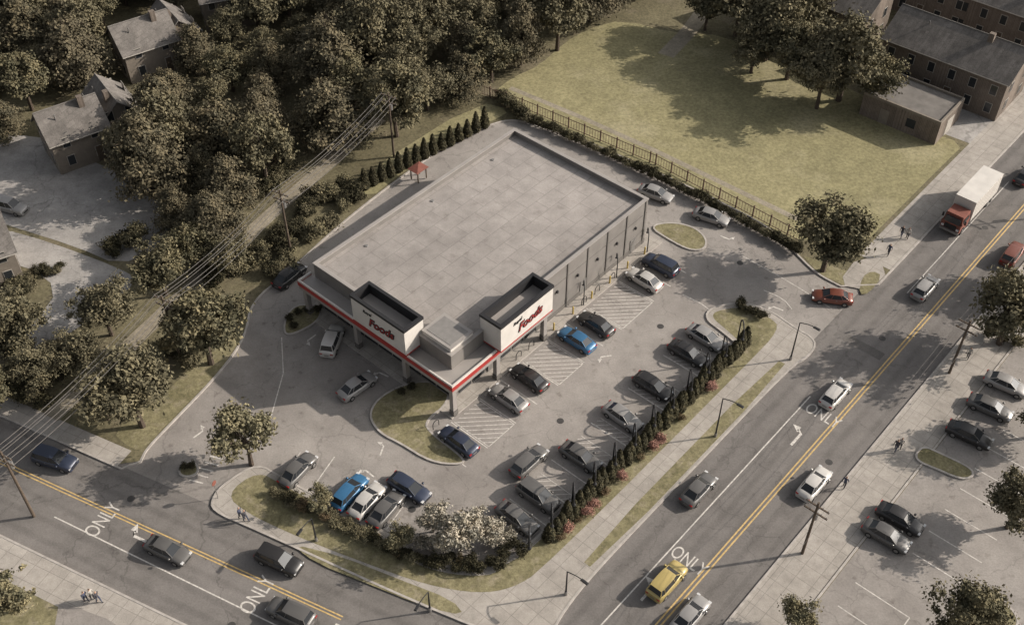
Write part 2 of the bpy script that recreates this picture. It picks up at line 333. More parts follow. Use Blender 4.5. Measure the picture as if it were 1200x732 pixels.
# ---------------------------------------------------------------- store
st=empty('convenience_store',(O[0],O[1],0),ANG)
def part(name,fn,smooth=False,parent=st):
    mb=MB(); fn(mb); return obj(name,mb.mesh(name,smooth),parent)
def bx(mb,s0,s1,r0,r1,z0,z1,mat): mb.box(s0,s1,-r1,-r0,z0,z1,mat)
def walls(mb):
    bx(mb,0,31.6,19.5,19.8,0,6.4,M['stucco']); bx(mb,0,31.6,0,.3,0,6.4,M['stucco'])
    bx(mb,31.3,31.6,.3,19.5,0,6.4,M['stucco']); bx(mb,0,.3,.3,19.5,0,6.4,M['stucco'])
part('walls',walls)
part('roof',lambda mb: bx(mb,.3,31.3,.3,19.5,5.55,5.8,M['roof']))
def cop(mb):
    z0,z1=6.4,6.5
    bx(mb,-.06,31.66,19.44,19.86,z0,z1,M['coping']); bx(mb,-.06,31.66,-.06,.36,z0,z1,M['coping'])
    bx(mb,31.24,31.66,.36,19.44,z0,z1,M['coping']); bx(mb,-.06,.36,.36,19.44,z0,z1,M['coping'])
part('parapet_coping',cop)
def rd(mb):
    for s,r in ((6,1.6),(16,1.6),(26,1.6)): mb.tube((s,-r,5.8),(s,-r,5.9),.22,.18,M['metal'],12)
part('roof_drains',rd)
def pil(mb):
    for s in (14.2,17.6,21,24.4,27.8,31.2): bx(mb,s-.09,s+.09,19.8,19.89,0,6.38,M['pil'])
    bx(mb,12.6,31.6,19.8,19.86,0,.7,M['pil']); bx(mb,12.6,31.6,19.8,19.84,4.5,4.56,M['pil'])
    for s in (15.9,19.3,22.7,26.1,29.5):
        bx(mb,s-.1,s+.1,19.8,20.0,3.4,3.7,M['black'])
    bx(mb,19.9,20.9,19.8,19.87,.0,2.1,M['metal']); bx(mb,28.8,29.8,19.8,19.87,.0,2.1,M['metal'])
part('wall_pilasters',pil)
def shop(mb):
    for k in range(6):
        s0=.8+k*2.0; bx(mb,s0,s0+1.75,19.8,19.86,.4,2.9,M['glass'])
    for k in range(9):
        r0=.8+k*2.1; bx(mb,-.06,0,r0,r0+1.85,.4,2.9,M['glass'])
    bx(mb,5,6.9,19.87,19.93,0,2.5,M['metal'])
part('shop_windows',shop)
def can(mb):
    bx(mb,-1.6,0,-.6,21.4,3.9,4.5,M['coping']); bx(mb,0,12.8,19.8,21.4,3.9,4.5,M['coping'])
part('canopy',can)
def fas(mb):
    for (z0,z1,e,mt) in ((3.6,4.1,0,M['coping']),(4.1,4.6,.05,M['red']),(4.6,4.85,0,M['white'])):
        bx(mb,-1.75-e,-1.6,-.75-e,21.55+e,z0,z1,mt)
        bx(mb,-1.6,12.95+e,21.4,21.55+e,z0,z1,mt)
        bx(mb,-1.6,0,-.75-e,-.6,z0,z1,mt)
        bx(mb,12.8,12.95+e,19.8,21.4,z0,z1,mt)
part('canopy_fascia',fas)
def tower(name,s0,s1,r0,r1):
    def f(mb):
        z0,z1=4.87,8.1; t=.22
        bx(mb,s0,s1,r0,r0+t,z0,z1,M['white']); bx(mb,s0,s1,r1-t,r1,z0,z1,M['white'])
        bx(mb,s0,s0+t,r0+t,r1-t,z0,z1,M['white']); bx(mb,s1-t,s1,r0+t,r1-t,z0,z1,M['white'])
        bx(mb,s0+t,s1-t,r0+t,r1-t,6.9,7.1,M['coping'])
        e=.07
        for zz0,zz1 in ((8.1,8.42),):
            bx(mb,s0-e,s1+e,r0-e,r0+t+e,zz0,zz1,M['black']); bx(mb,s0-e,s1+e,r1-t-e,r1+e,zz0,zz1,M['black'])
            bx(mb,s0-e,s0+t+e,r0+t+e,r1-t-e,zz0,zz1,M['black']); bx(mb,s1-t-e,s1+e,r0+t+e,r1-t-e,zz0,zz1,M['black'])
        bx(mb,s0+t,s0+t+.03,r0+t,r1-t,7.1,8.1,M['black']); bx(mb,s1-t-.03,s1-t,r0+t,r1-t,7.1,8.1,M['black'])
        bx(mb,s0+t+.03,s1-t-.03,r0+t,r0+t+.03,7.1,8.1,M['black']); bx(mb,s0+t+.03,s1-t-.03,r1-t-.03,r1-t,7.1,8.1,M['black'])
        bx(mb,s0-.03,s1+.03,r0-.03,r1+.03,4.86,5.0,M['red'])
    part(name,f)
tower('sign_tower',-1.9,.65,8.0,15.5); tower('sign_tower_b',4.6,12.4,19.4,22.1)
def shopsign(loc,rot):
    nx,ny=math.sin(rot),-math.cos(rot)
    for t,sz,dz,mt,dx,dn,of in (('Foods',1.45,-.12,M['black'],.35,.0,.075),('Foods',1.45,-.09,M['red'],.35,.035,-.02),('Royal',.55,.85,M['black'],-1.5,.0,.01)):
        o=text(t,(0,0),sz,0,0,mt,'sign_lettering',extr=.02,off=of)
        o.parent=st; o.rotation_euler=(math.radians(90),math.radians(-5),rot)
        o.location=(loc[0]+math.cos(rot)*dx+nx*dn,loc[1]+math.sin(rot)*dx+ny*dn,loc[2]+dz)
shopsign((-1.93,-11.75,6.5),math.radians(-90))
shopsign((8.5,-22.13,6.5),0)
M['flat2']=plain('roof_felt',(.22,.21,.20),.9)
def block(mb):
    bx(mb,.3,3.4,15.7,19.5,5.8,6.9,M['white']); bx(mb,.24,3.46,15.64,19.56,6.9,7.0,M['coping'])
    bx(mb,.6,3.1,16,19.2,7.0,7.03,M['flat2'])
part('roof_step',block)
def cols(mb):
    for s,r in ((-1.3,21.1),(-1.3,14.6),(-1.3,7.5),(-1.3,-.2),(5,21.1),(12.3,21.1)):
        bx(mb,s-.25,s+.25,r-.25,r+.25,0,3.9,M['coping']); bx(mb,s-.3,s+.3,r-.3,r+.3,0,.8,M['pil'])
part('canopy_columns',cols)
slab('store_apron',[B(-1.9,-.9),B(-1.9,21.4),B(33,21.4),B(33,-.9)],0,.12,M['walk'])
mb=MB(); mb.tube((0,0,0),(0,0,1.0),.09,.09,M['beam'],10); mb.tube((0,0,1.0),(0,0,1.06),.09,.04,M['beam'],10); bm_=mb.mesh('bollard')
for s in (14,17.2,20.4,23.6,26.8,30): obj('bollard',bm_,None,(*B(s,21.1),.12))
def hoop():
    mb=MB(); pts=[Vector((-.0,.4*math.cos(a),.6+.4*math.sin(a))) for a in [math.pi*i/8 for i in range(9)]]
    pts=[Vector((0,.4,0))]+pts+[Vector((0,-.4,0))]
    for i in range(len(pts)-1): mb.tube(pts[i],pts[i+1],.04,.04,M['dark'],6)
    return mb.mesh('hoop')
hp=hoop()
for s in (-3.7,8.5,10.5,12.4,19.2,21.5,24.2): obj('bike_rack',hp,None,(*B(s,21.0),.12),ANG+math.pi/2)
def shadow_hook_mesh(h=3.5):  # hooked post, added only to cast curved shadows across the parking bays
    mb=MB(); mb.tube((0,0,0),(0,0,h),.085,.07,M['black'],6); prev=Vector((0,0,h)); r=.9
    for i in range(1,11):
        a=math.pi*1.15*i/10; c=Vector((0,r-r*math.cos(a),h+r*math.sin(a))); mb.tube(prev,c,.07,.07,M['black'],6); prev=c
    mb.tube(prev,prev-Vector((0,0,.28)),.06,.2,M['black'],10)
    return mb.mesh('shadow_hook')
gn=shadow_hook_mesh()
for k in range(12): obj('hook_shadow_caster',gn,None,(*B(-8.2+3.0*k,36.85),.12),math.pi)
for s in (12.6,19.0,24.8,30.5): obj('hook_shadow_caster',gn,None,(*B(s,21.1),.12),0,(.8,.8,.6))  # same added shadow hooks, on the store side
mb=MB(); mb.box(-.12,.12,-.9,.9,0,.14,M['kerb'],top=(.04,.04)); ws=mb.mesh('wheel_stop')
for k in range(11): obj('wheel_stop',ws,None,(*B(-6.7+3.0*k,36.1),.006),ANG+math.pi/2)
for s in (-3.7,3.4,6.8,14.2,17.2,26.2,29.2): obj('wheel_stop',ws,None,(*B(s,21.75),.006),ANG+math.pi/2)
sh=empty('garden_shelter',(*P(491,210),.12),ANG)
def shel(mb):
    for x in (-.7,.7):
        for y in (-.6,.6): mb.box(x-.06,x+.06,y-.06,y+.06,0,1.6,M['wood'])
    mb.add([(-1.0,-.85,1.6),(1.0,-.85,1.6),(1.0,.85,1.6),(-1.0,.85,1.6),(0,0,1.95)],[(0,1,4),(1,2,4),(2,3,4),(3,0,4),(3,2,1,0)],M['rust'])
part('shelter_frame',shel,parent=sh)

# ---------------------------------------------------------------- houses
M['brick']=ground('house_brick',(.155,.128,.107),(.195,.162,.136),.3,1.5,8,fineamt=.3,grid=(ANG,.5,.2,.03,.5,.8,1.2))
M['siding']=plain('house_siding',(.20,.172,.142),.85)
M['trim']=plain('house_trim',(.35,.325,.29),.8)
M['shingle']=ground('roof_shingle',(.165,.152,.14),(.235,.215,.198),.4,1.5,7,fineamt=.4,grid=(ANG,1.2,.5,.05,.5,.75,.8),stains=.5)
M['flatroof']=plain('flat_roof_felt',(.16,.148,.136),.9,0,.2,.8)
def house(px,py,ang,L,Wd,h,rh,name='brick_house',wall='brick',storeys=2,roof='shingle',z=.12):
    e=empty(name,(*P(px,py),z),ang)
    def w(mb):
        l=L/2;d=Wd/2
        mb.box(-l,l,-d,d,-.2,h,M[wall])
        mb.add([(-l,-d,h),(-l,d,h),(-l,0,h+rh)],[(0,2,1)],M[wall]); mb.add([(l,-d,h),(l,d,h),(l,0,h+rh)],[(0,1,2)],M[wall])
    part('walls',w,parent=e)
    def rf(mb):
        l=L/2+.35; o=.4; d=Wd/2+o; k=rh/(Wd/2); ze=h-o*k; t=.14
        for sgn in (-1,1):
            vs=[(-l,sgn*d,ze+.05),(l,sgn*d,ze+.05),(l,0,h+rh+.05),(-l,0,h+rh+.05)]
            vs2=[(x,y,zz+t) for x,y,zz in vs]
            mb.add(vs+vs2,[(0,1,2,3),(4,5,6,7),(0,1,5,4),(1,2,6,5),(3,0,4,7)],M[roof])
            mb.tube((-l,sgn*(d+.06),ze+.1),(l,sgn*(d+.06),ze+.1),.07,.07,M['trim'],6)
        mb.tube((-l,0,h+rh+.2),(l,0,h+rh+.2),.1,.1,M['flatroof'],6)
        mb.box(L*.2,L*.2+.7,-.9,-.3,h+rh-.6,h+rh+.9,M['brick']); mb.tube((-L*.25,-1.2,h+rh-1),(-L*.25,-1.2,h+rh-.1),.08,.08,M['metal'],8)
    part('gable_roof',rf,parent=e)
    def win(mb):
        n=max(2,int(L/2.6))
        for st_ in range(storeys):
            z0=.9+st_*2.6
            for i in range(n):
                x=-L/2+L*(i+.5)/n
                for sg in (-1,1):
                    y=sg*(Wd/2)
                    y0,y1=(y,y+.05) if sg>0 else (y-.05,y)
                    mb.box(x-.5,x+.5,y0,y1,z0-.08,z0+1.38,M['trim'])
                    y0,y1=(y+.05,y+.07) if sg>0 else (y-.07,y-.05)
                    if st_==0 and i==n//2: mb.box(x-.4,x+.4,y0,y1,-.1,z0+1.3,M['wood'])
                    else: mb.box(x-.42,x+.42,y0,y1,z0,z0+1.3,M['glass'])
            for sg in (-1,1):
                for yy in (-Wd/4,Wd/4):
                    x=sg*L/2; a,b_=(x,x+.05) if sg>0 else (x-.05,x)
                    mb.box(a,b_,yy-.5,yy+.5,z0-.08,z0+1.38,M['trim'])
                    a,b_=(x+.05,x+.07) if sg>0 else (x-.07,x-.05)
                    mb.box(a,b_,yy-.42,yy+.42,z0,z0+1.3,M['glass'])
    part('windows',win,parent=e)
    return e
hd=math.radians(-40)
house(1110,98,hd,17,9,5.8,2.6); house(965,32,hd,15,8.5,5.8,2.4); house(1180,40,hd,14,9,5.8,2.6); house(1080,5,hd,16,9,5.8,2.6)
house(1290,60,hd,14,9,5.8,2.6); house(860,-40,hd,14,9,5.8,2.6)
def flatb(px,py,L,Wd,h,name):
    e=empty(name,(*P(px,py),.12),hd)
    def f(mb):
        mb.box(-L/2,L/2,-Wd/2,Wd/2,-.2,h-.35,M['brick']); t=.25
        mb.box(-L/2,L/2,-Wd/2,-Wd/2+t,h-.35,h,M['siding']); mb.box(-L/2,L/2,Wd/2-t,Wd/2,h-.35,h,M['siding'])
        mb.box(-L/2,-L/2+t,-Wd/2+t,Wd/2-t,h-.35,h,M['siding']); mb.box(L/2-t,L/2,-Wd/2+t,Wd/2-t,h-.35,h,M['siding'])
        mb.box(-L/2+t,L/2-t,-Wd/2+t,Wd/2-t,h-.35,h-.3,M['flatroof'])
    part('walls',f,parent=e)
    def g(mb):
        mb.box(-2.6,-1.4,-Wd/2-.05,-Wd/2,-.1,2.1,M['siding']); mb.box(1,2.2,-Wd/2-.05,-Wd/2,1,2.2,M['glass'])
        mb.box(L/2,L/2+.05,-1,1,-.1,2.3,M['trim'])
    part('garage_doors',g,parent=e)
flatb(1064,138,10.5,7,3.4,'garage_building')
flatb(1155,112,3,8,2.6,'porch')
house(176,78,math.radians(35),7.5,6,4.6,2.6,'shingle_house','siding'); house(208,58,math.radians(-55),6.5,5,3.8,2.2,'shingle_house','brick')
house(95,180,math.radians(35),7,6,4.6,2.6,'shingle_house','siding'); house(138,150,math.radians(-55),7,5,3.6,2.2,'shingle_house','siding')
house(272,22,math.radians(20),8,6,5,2.6,'shingle_house','siding')
house(-22,320,math.radians(30),8,8,4.5,2.2,'shingle_house','siding')
# ---------------------------------------------------------------- fence and poles
def fence(p,q,name='iron_fence'):
    mb=MB(); d=Vector((q[0]-p[0],q[1]-p[1],0)); L=d.length; d.normalize(); n=int(L/.4)
    u=Vector((-d.y,d.x,0))
    def pt(t,o,z): return (p[0]+d.x*t+u.x*o,p[1]+d.y*t+u.y*o,z)
    def bar(t0,t1,w,z0,z1,mat):
        vs=[pt(t0,-w,z0),pt(t1,-w,z0),pt(t1,w,z0),pt(t0,w,z0),pt(t0,-w,z1),pt(t1,-w,z1),pt(t1,w,z1),pt(t0,w,z1)]
        mb.add(vs,[(3,2,1,0),(4,5,6,7),(0,1,5,4),(1,2,6,5),(2,3,7,6),(3,0,4,7)],mat)
    for i in range(n+1):
        t=L*i/n
        if i%6==0: bar(t-.07,t+.07,.07,.1,1.8,M['iron'])
        else: bar(t-.018,t+.018,.018,.2,1.6,M['iron'])
    bar(0,L,.03,.28,.34,M['iron']); bar(0,L,.03,1.48,1.55,M['iron'])
    return obj(name,mb.mesh(name))
fence(P(612,128),P(768,194)); fence(P(768,194),P(936,284)); fence(P(612,128),P(565,112))
def upole(pos,h=9.5,ang=0):
    mb=MB(); mb.tube((0,0,0),(0,0,h),.15,.10,M['wood'],10)
    for z in (h-.5,h-1.4): mb.box(-.06,.06,-1.1,1.1,z-.06,z+.06,M['wood'])
    for z in (h-.44,h-1.34):
        for y in (-1,-.5,.5,1): mb.tube((0,y,z),(0,y,z+.2),.05,.03,M['metal'],6)
    mb.tube((.3,0,h-2.6),(.3,0,h-1.8),.22,.22,M['metal'],10)
    return obj('utility_pole',mb.mesh('utility_pole'),None,(pos[0],pos[1],.1),ang)
def cables(pts,h,offs,name='power_line',r=.022):
    mb=MB()
    for k in range(len(pts)-1):
        p=Vector((*pts[k],0));q=Vector((*pts[k+1],0)); d=(q-p).normalized(); u=Vector((-d.y,d.x,0))
        for o,dz in offs:
            prev=None
            for i in range(13):
                t=i/12; c=p.lerp(q,t)+u*o; c.z=h+dz-3.2*t*(1-t)
                if prev is not None: mb.tube(prev,c,r,r,M['cable'],4,False)
                prev=c
    return obj(name,mb.mesh(name))
lp=[P(455,112,9.2),P(328,226,9.2),P(190,350,9.2),P(2,532,9.2),P(-260,720,9.2)]
la=math.atan2(lp[1][1]-lp[2][1],lp[1][0]-lp[2][0])
for q in lp: upole(q,9.5,la)
cables(lp,9.2,[(-1,0),(-.5,0),(.5,0),(1,0),(-1,-.9),(0,-2)],r=.026)
rp=[B(-45,55.2),B(-12.5,55.2),B(7.5,55.2),B(36,55.2),B(70,55.2),B(110,55.2)]
for q in rp: upole(q,7.6,ANG)
cables(rp,7.3,[(-1,0),(.5,0),(1,0)],r=.014)
def lamp(pos,ang,h=7.0):
    mb=MB(); mb.tube((0,0,0),(0,0,.5),.16,.13,M['metal'],10); mb.tube((0,0,.5),(0,0,h),.09,.055,M['black'],8)
    prev=Vector((0,0,h))
    for i in range(1,6):
        t=i/5; c=Vector((1.6*t,0,h+.45*math.sin(t*math.pi/2))); mb.tube(prev,c,.045,.04,M['black'],6); prev=c
    mb.box(1.45,2.2,-.14,.14,h+.38,h+.5,M['black'],top=(.06,.04)); mb.box(1.55,2.1,-.1,.1,h+.35,h+.38,M['hl'])
    return obj('street_lamp',mb.mesh('street_lamp'),None,(pos[0],pos[1],.12),ang)
lamp(P(838,512),ANG-math.pi/2,5.6); lamp(P(926,422),ANG-math.pi/2,5.4); lamp(P(663,697),ANG-math.pi/2,3.6)
lamp(P(504,716),SA-math.pi/2,3.0); lamp(P(371,634),SA-math.pi/2,3.4)
def tsign(pos,ang):
    mb=MB(); mb.tube((0,0,0),(0,0,2.4),.035,.035,M['metal'],6)
    n=8; vs=[(x,.3*math.cos(2*math.pi*(i+.5)/n),2.3+.3*math.sin(2*math.pi*(i+.5)/n)) for x in (.04,.07) for i in range(n)]
    mb.add(vs,[tuple(range(n)),tuple(range(n,2*n))]+[(i,(i+1)%n,n+(i+1)%n,n+i) for i in range(n)],M['rust'])
    obj('stop_sign',mb.mesh('stop_sign'),None,(pos[0],pos[1],.12),ang)
tsign(P(256,584),SA)

# ---------------------------------------------------------------- cars
def car_mesh(kind):
    mb=MB(); suv=kind=='suv'; hat=kind=='hatch'
    if suv: stn=[(-2.3,.85,.80),(-2.2,1.02,.88),(-1.6,1.06,.92),(0,1.04,.94),(1.0,1.06,.92),(1.6,1.0,.91),(2.1,.9,.86),(2.3,.7,.76)]; tr=1.66;zb=1.04
    else: stn=[(-2.32,.72,.74),(-2.2,.9,.84),(-1.75,.96,.89),(-.9,.95,.91),(.4,.93,.91),(1.0,.95,.89),(1.55,.87,.88),(2.05,.75,.83),(2.3,.6,.72)]; tr=1.42;zb=.93
    secs=[]
    for x,t,w in stn:
        hp=[(w*.9,.2),(w*.99,.34),(w,.55*t+.1),(w*.97,.86*t),(w*.84,t),(w*.4,t+.03)]
        secs.append([(x,y,z) for y,z in hp]+[(x,-y,z) for y,z in hp[::-1]])
    n=12; vs=[v for s_ in secs for v in s_]; pf=[];df=[]
    for i in range(len(secs)-1):
        for j in range(n-1):
            f=(i*n+j,(i+1)*n+j,(i+1)*n+j+1,i*n+j+1)
            (df if j in (0,n-2) else pf).append(f)
        df.append((i*n+n-1,(i+1)*n+n-1,(i+1)*n,i*n))
    k=(len(secs)-1)*n
    mb.add(vs,pf,M['paint']); mb.add(vs,df,M['dark'])
    mb.add(vs,[tuple(range(n-1,-1,-1)),tuple(range(k,k+n))],M['paint'])
    if suv: bt=[(-2.1,.74),(-1.5,.82),(.1,.82),(1.2,.74)]; tp=[(-1.85,.60),(-1.5,.66),(-.1,.66),(.45,.6)]
    elif hat: bt=[(-2.05,.68),(-1.4,.78),(.2,.78),(1.3,.68)]; tp=[(-1.6,.54),(-1.2,.6),(0,.6),(.4,.54)]
    else: bt=[(-1.85,.66),(-1.15,.78),(.2,.78),(1.2,.68)]; tp=[(-1.1,.52),(-.8,.6),(.0,.6),(.4,.54)]
    def ring(l,z,zc=0): 
        zz=[z-.02,z+.01,z+.01,z-.03] if zc else [z,z,z,z]
        return [(x,y,a) for (x,y),a in zip(l,zz)]+[(x,-y,a) for (x,y),a in zip(l[::-1],zz[::-1])]
    b0=ring(bt,zb-.02); t0=ring(tp,tr,1)
    mb.add(b0+t0,[(i,(i+1)%8,8+(i+1)%8,8+i)[::-1] for i in range(8)],M['glass'])
    rp_=[(x*1.02+(-.02),y*1.04,z+.015) for x,y,z in t0]; rc=[(x*.85-.05,y*.6,z+.06) for x,y,z in t0]
    mb.add(rp_+rc,[(i,(i+1)%8,8+(i+1)%8,8+i)[::-1] for i in range(8)]+[tuple(range(15,7,-1))],M['paint'])
    for i in range(8):
        w=.045 if i in (0,3,4,7) else .03
        p=Vector(b0[i]);q=Vector(t0[i]); mb.tube(p,q,w,w,M['paint'],4,False)
    for sg in (-1,1):
        for x in (-1.42,1.42):
            yo=sg*.94; yi=sg*.68
            mb.tube((x,yi,.33),(x,yo,.33),.33,.33,M['dark'],18)
            mb.tube((x,yo,.33),(x,yo+sg*.012,.33),.21,.19,M['metal'],12)
        mb.box(2.08,2.3,sg*.62-.16,sg*.62+.16,.6,.72,M['hl']) ; mb.box(-2.34,-2.2,sg*.62-.15,sg*.62+.15,.68,.82,M['tl'])
        mb.box(.88,1.08,sg*.98-.1,sg*.98+.1,.92,1.06,M['paint'])
        mb.box(-.55,-.35,sg*.915-.02,sg*.915+.02,.78,.82,M['metal'])
    mb.box(2.2,2.33,-.4,.4,.34,.5,M['dark']); mb.box(-2.35,-2.25,-.25,.25,.45,.57,M['metal'])
    me=mb.mesh('car_'+kind); 
    for p in me.polygons:
        if me.materials[p.material_index]==M['paint']: p.use_smooth=True
    return me
CM={k:car_mesh(k) for k in ('sedan','suv','hatch')}
COL={'w':(.55,.53,.50),'s':(.30,.29,.28),'g':(.12,.115,.11),'k':(.032,.03,.03),'b':(.04,.14,.27),'db':(.035,.045,.075),'r':(.18,.06,.04),'y':(.46,.36,.14)}
b0=math.radians(-41.5)
def car(pos,ang,col,kind='sedan',name='parked_car',z=.012,sc=.93):
    o=obj(name,CM[kind],None,(pos[0],pos[1],z),ang,sc); c=COL[col]; f=random.uniform(.88,1.1); o.color=(c[0]*f,c[1]*f,c[2]*f,1); return o
for s,c,k in ((23.4,'s','sedan'),(20.3,'k','sedan'),(14.3,'k','hatch'),(9.1,'s','sedan'),(2.6,'g','sedan'),(-3.5,'g','suv'),(-6.6,'g','sedan')):
    car(B(s,34.0+random.uniform(-.2,.25)),b0+random.uniform(-.04,.04),c,k)
for s,c,k in ((29.3,'db','suv'),(26.2,'w','sedan'),(17.3,'k','sedan'),(14.2,'b','sedan'),(6.9,'k','sedan'),(3.5,'s','sedan'),(-3.7,'db','sedan')):
    car(B(s,23.9+random.uniform(-.1,.3)),b0+math.pi+random.uniform(-.04,.04),c,k)
for x,y,c,k in ((350,554,'g','sedan'),(410,580,'b','hatch'),(431,590,'w','sedan'),(453,600,'g','sedan')): car(P(x,y),math.radians(58),c,k)
for x,y,a,c,k,nm,z in (
 (480,575,b0+.1,'db','hatch','parked_car',.01),(390,403,math.radians(80),'w','suv','car',.01),(419,456,ANG-.05,'s','sedan','car',.01),
 (340,327,math.radians(55),'k','sedan','car',.01),(620,544,ANG,'g','hatch','car',.01),(833,258,math.radians(-28),'s','sedan','car',.01),
 (768,231,math.radians(-30),'s','sedan','car',.01),(974,352,math.radians(170),'r','sedan','car',.01),
 (66,542,SA+.12,'db','suv','car',.02),(198,648,SA,'g','sedan','car',.02),(328,660,SA,'k','suv','car',.02),(342,722,SA+math.pi,'g','suv','car',.02),
 (1083,341,ANG,'s','hatch','car',.02),(1185,302,ANG+.05,'r','suv','car',.02),(1200,210,ANG,'k','sedan','car',.02),
 (978,465,ANG,'w','hatch','car',.02),(818,577,ANG,'g','sedan','car',.02),(953,570,ANG,'w','sedan','car',.02),
 (781,684,ANG,'y','suv','taxi',.02),(808,724,ANG,'s','sedan','car',.02),
 (1177,455,b0+.12,'s','sedan','parked_car',.13),(1158,482,b0+.1,'g','sedan','parked_car',.13),(1134,514,b0+.1,'k','sedan','parked_car',.13),
 (1053,612,b0+.05,'k','sedan','parked_car',.13),(1037,632,b0+.05,'g','sedan','parked_car',.13),(14,247,math.radians(-20),'s','suv','parked_car',.14),
 (-20,235,math.radians(-20),'k','sedan','parked_car',.14)):
    car(P(x,y),a,c,k,nm,z)
tk=empty('delivery_truck',(*P(1131,252),.012),ANG+math.pi)
def tr(mb):
    mb.box(-5.2,2.0,-1.25,1.25,1.0,3.7,M['white']); mb.box(-5.2,2.0,-1.0,1.0,.75,1.0,M['dark'])
    mb.box(-5.22,-5.2,-1.1,1.1,1.1,3.5,M['coping'])
    for i in range(12): mb.box(-5.1+i*.6,-5.06+i*.6,-1.265,-1.25,1.05,3.65,M['coping']); mb.box(-5.1+i*.6,-5.06+i*.6,1.25,1.265,1.05,3.65,M['coping'])
part('cargo_box',tr,parent=tk)
def cab(mb):
    mb.box(2.2,4.6,-1.15,1.15,.6,1.7,M['rust']); mb.box(2.2,4.3,-1.1,1.1,1.7,2.7,M['rust'],top=(.15,.1))
    mb.box(4.2,4.62,-.95,.95,1.72,2.4,M['glass'],top=(.12,.08)); mb.box(2.6,4.0,-1.13,-1.1,1.75,2.35,M['glass']); mb.box(2.6,4.0,1.1,1.13,1.75,2.35,M['glass'])
    mb.box(4.6,4.75,-1.15,1.15,.5,.8,M['metal']); mb.box(4.6,4.68,-.7,.7,.9,1.5,M['dark'])
    for y in (-.9,.9): mb.box(4.6,4.68,y-.15,y+.15,.95,1.2,M['hl'])
    for y in (-1.35,1.35): mb.box(4.0,4.15,y-.1,y+.1,1.8,2.3,M['black'])
part('cab',cab,parent=tk)
def wh(mb):
    for x in (-4.2,-3.1,3.6):
        for sg in (-1,1): mb.tube((x,sg*.8,.5),(x,sg*1.2,.5),.5,.5,M['dark'],18); mb.tube((x,sg*1.2,.5),(x,sg*1.22,.5),.26,.24,M['metal'],10)
part('wheels',wh,parent=tk)

# ---------------------------------------------------------------- people
M['skin']=plain('skin',(.42,.27,.19),.6); M['hair']=plain('hair',(.03,.02,.015),.8)
M['cl1']=plain('cloth_dark',(.05,.05,.06),.9); M['cl2']=plain('cloth_blue',(.06,.07,.11),.9); M['cl3']=plain('cloth_light',(.4,.38,.35),.9)
def person_mesh(shirt,pants,stride=.22):
    V=[(0,0,.95,.16,.11),(0,0,1.15,.145,.10),(0,0,1.38,.18,.11),(0,0,1.5,.06,.06),(0.02,0,1.6,.085,.08),(0.01,0,1.72,.08,.075)]
    E=[(0,1),(1,2),(2,3),(3,4),(4,5)]
    for sg in (-1,1):
        k=len(V); f=sg*stride
        V+=[(0,sg*.1,.88,.095,.095),(f*.5+.04,sg*.1,.5,.07,.07),(f-.02,sg*.1,.09,.045,.045),(f+.14,sg*.11,.04,.04,.03)]
        E+=[(0,k),(k,k+1),(k+1,k+2),(k+2,k+3)]
        k=len(V)
        V+=[(0,sg*.2,1.4,.06,.06),(-f*.4,sg*.25,1.12,.045,.045),(-f*.9+.05,sg*.24,.87,.032,.032),(-f*.95+.08,sg*.235,.78,.035,.02)]
        E+=[(2,k),(k,k+1),(k+1,k+2),(k+2,k+3)]
        h=k+3
        for q in range(4):
            V.append((-f*.95+.07+.018*q,sg*.23,.70+abs(q-1.5)*.01,.009,.009)); E.append((h,len(V)-1))
    me=bpy.data.meshes.new('p'); me.from_pydata([v[:3] for v in V],E,[]); o=bpy.data.objects.new('p',me); C.objects.link(o)
    sk=o.modifiers.new('s','SKIN'); su=o.modifiers.new('u','SUBSURF'); su.levels=1
    bpy.context.view_layer.update()
    for i,v in enumerate(V): me.skin_vertices[0].data[i].radius=v[3:5]; me.skin_vertices[0].data[i].use_root=(i==0)
    dg=bpy.context.evaluated_depsgraph_get(); dg.update()
    m2=bpy.data.meshes.new_from_object(o.evaluated_get(dg)); bpy.data.objects.remove(o)
    m2.materials.clear()
    for mt in (M['skin'],shirt,pants,M['hair'],M['dark']): m2.materials.append(mt)
    for p in m2.polygons:
        c=p.center; 
        if c.z>1.7 or (c.z>1.58 and c.x<-.01): i=3
        elif c.z>1.47: i=0
        elif abs(c.y)>.17 and c.z<.86: i=0
        elif c.z<.09: i=4
        elif c.z<.93 and abs(c.y)<.2: i=2
        else: i=1
        p.material_index=i; p.use_smooth=True
    return m2
PM=[person_mesh(M['cl1'],M['cl2']),person_mesh(M['cl3'],M['cl1'],.08),person_mesh(M['cl2'],M['cl1'],.18)]
for i,(x,y,a,z) in enumerate(((1055,279,ANG,.14),(1062,281,ANG,.14),(1040,300,ANG+3,.14),(1048,529,ANG,.13),(1053,527,ANG+.5,.13),(283,608,SA,.13),(289,611,SA,.13),(110,703,SA+3,.13),(103,706,SA+3,.13),(117,706,SA,.13),(1133,421,ANG+3,.13),(988,572,ANG,.13))):
    obj('pedestrian',PM[i%3],None,(*P(x,y),z),a)

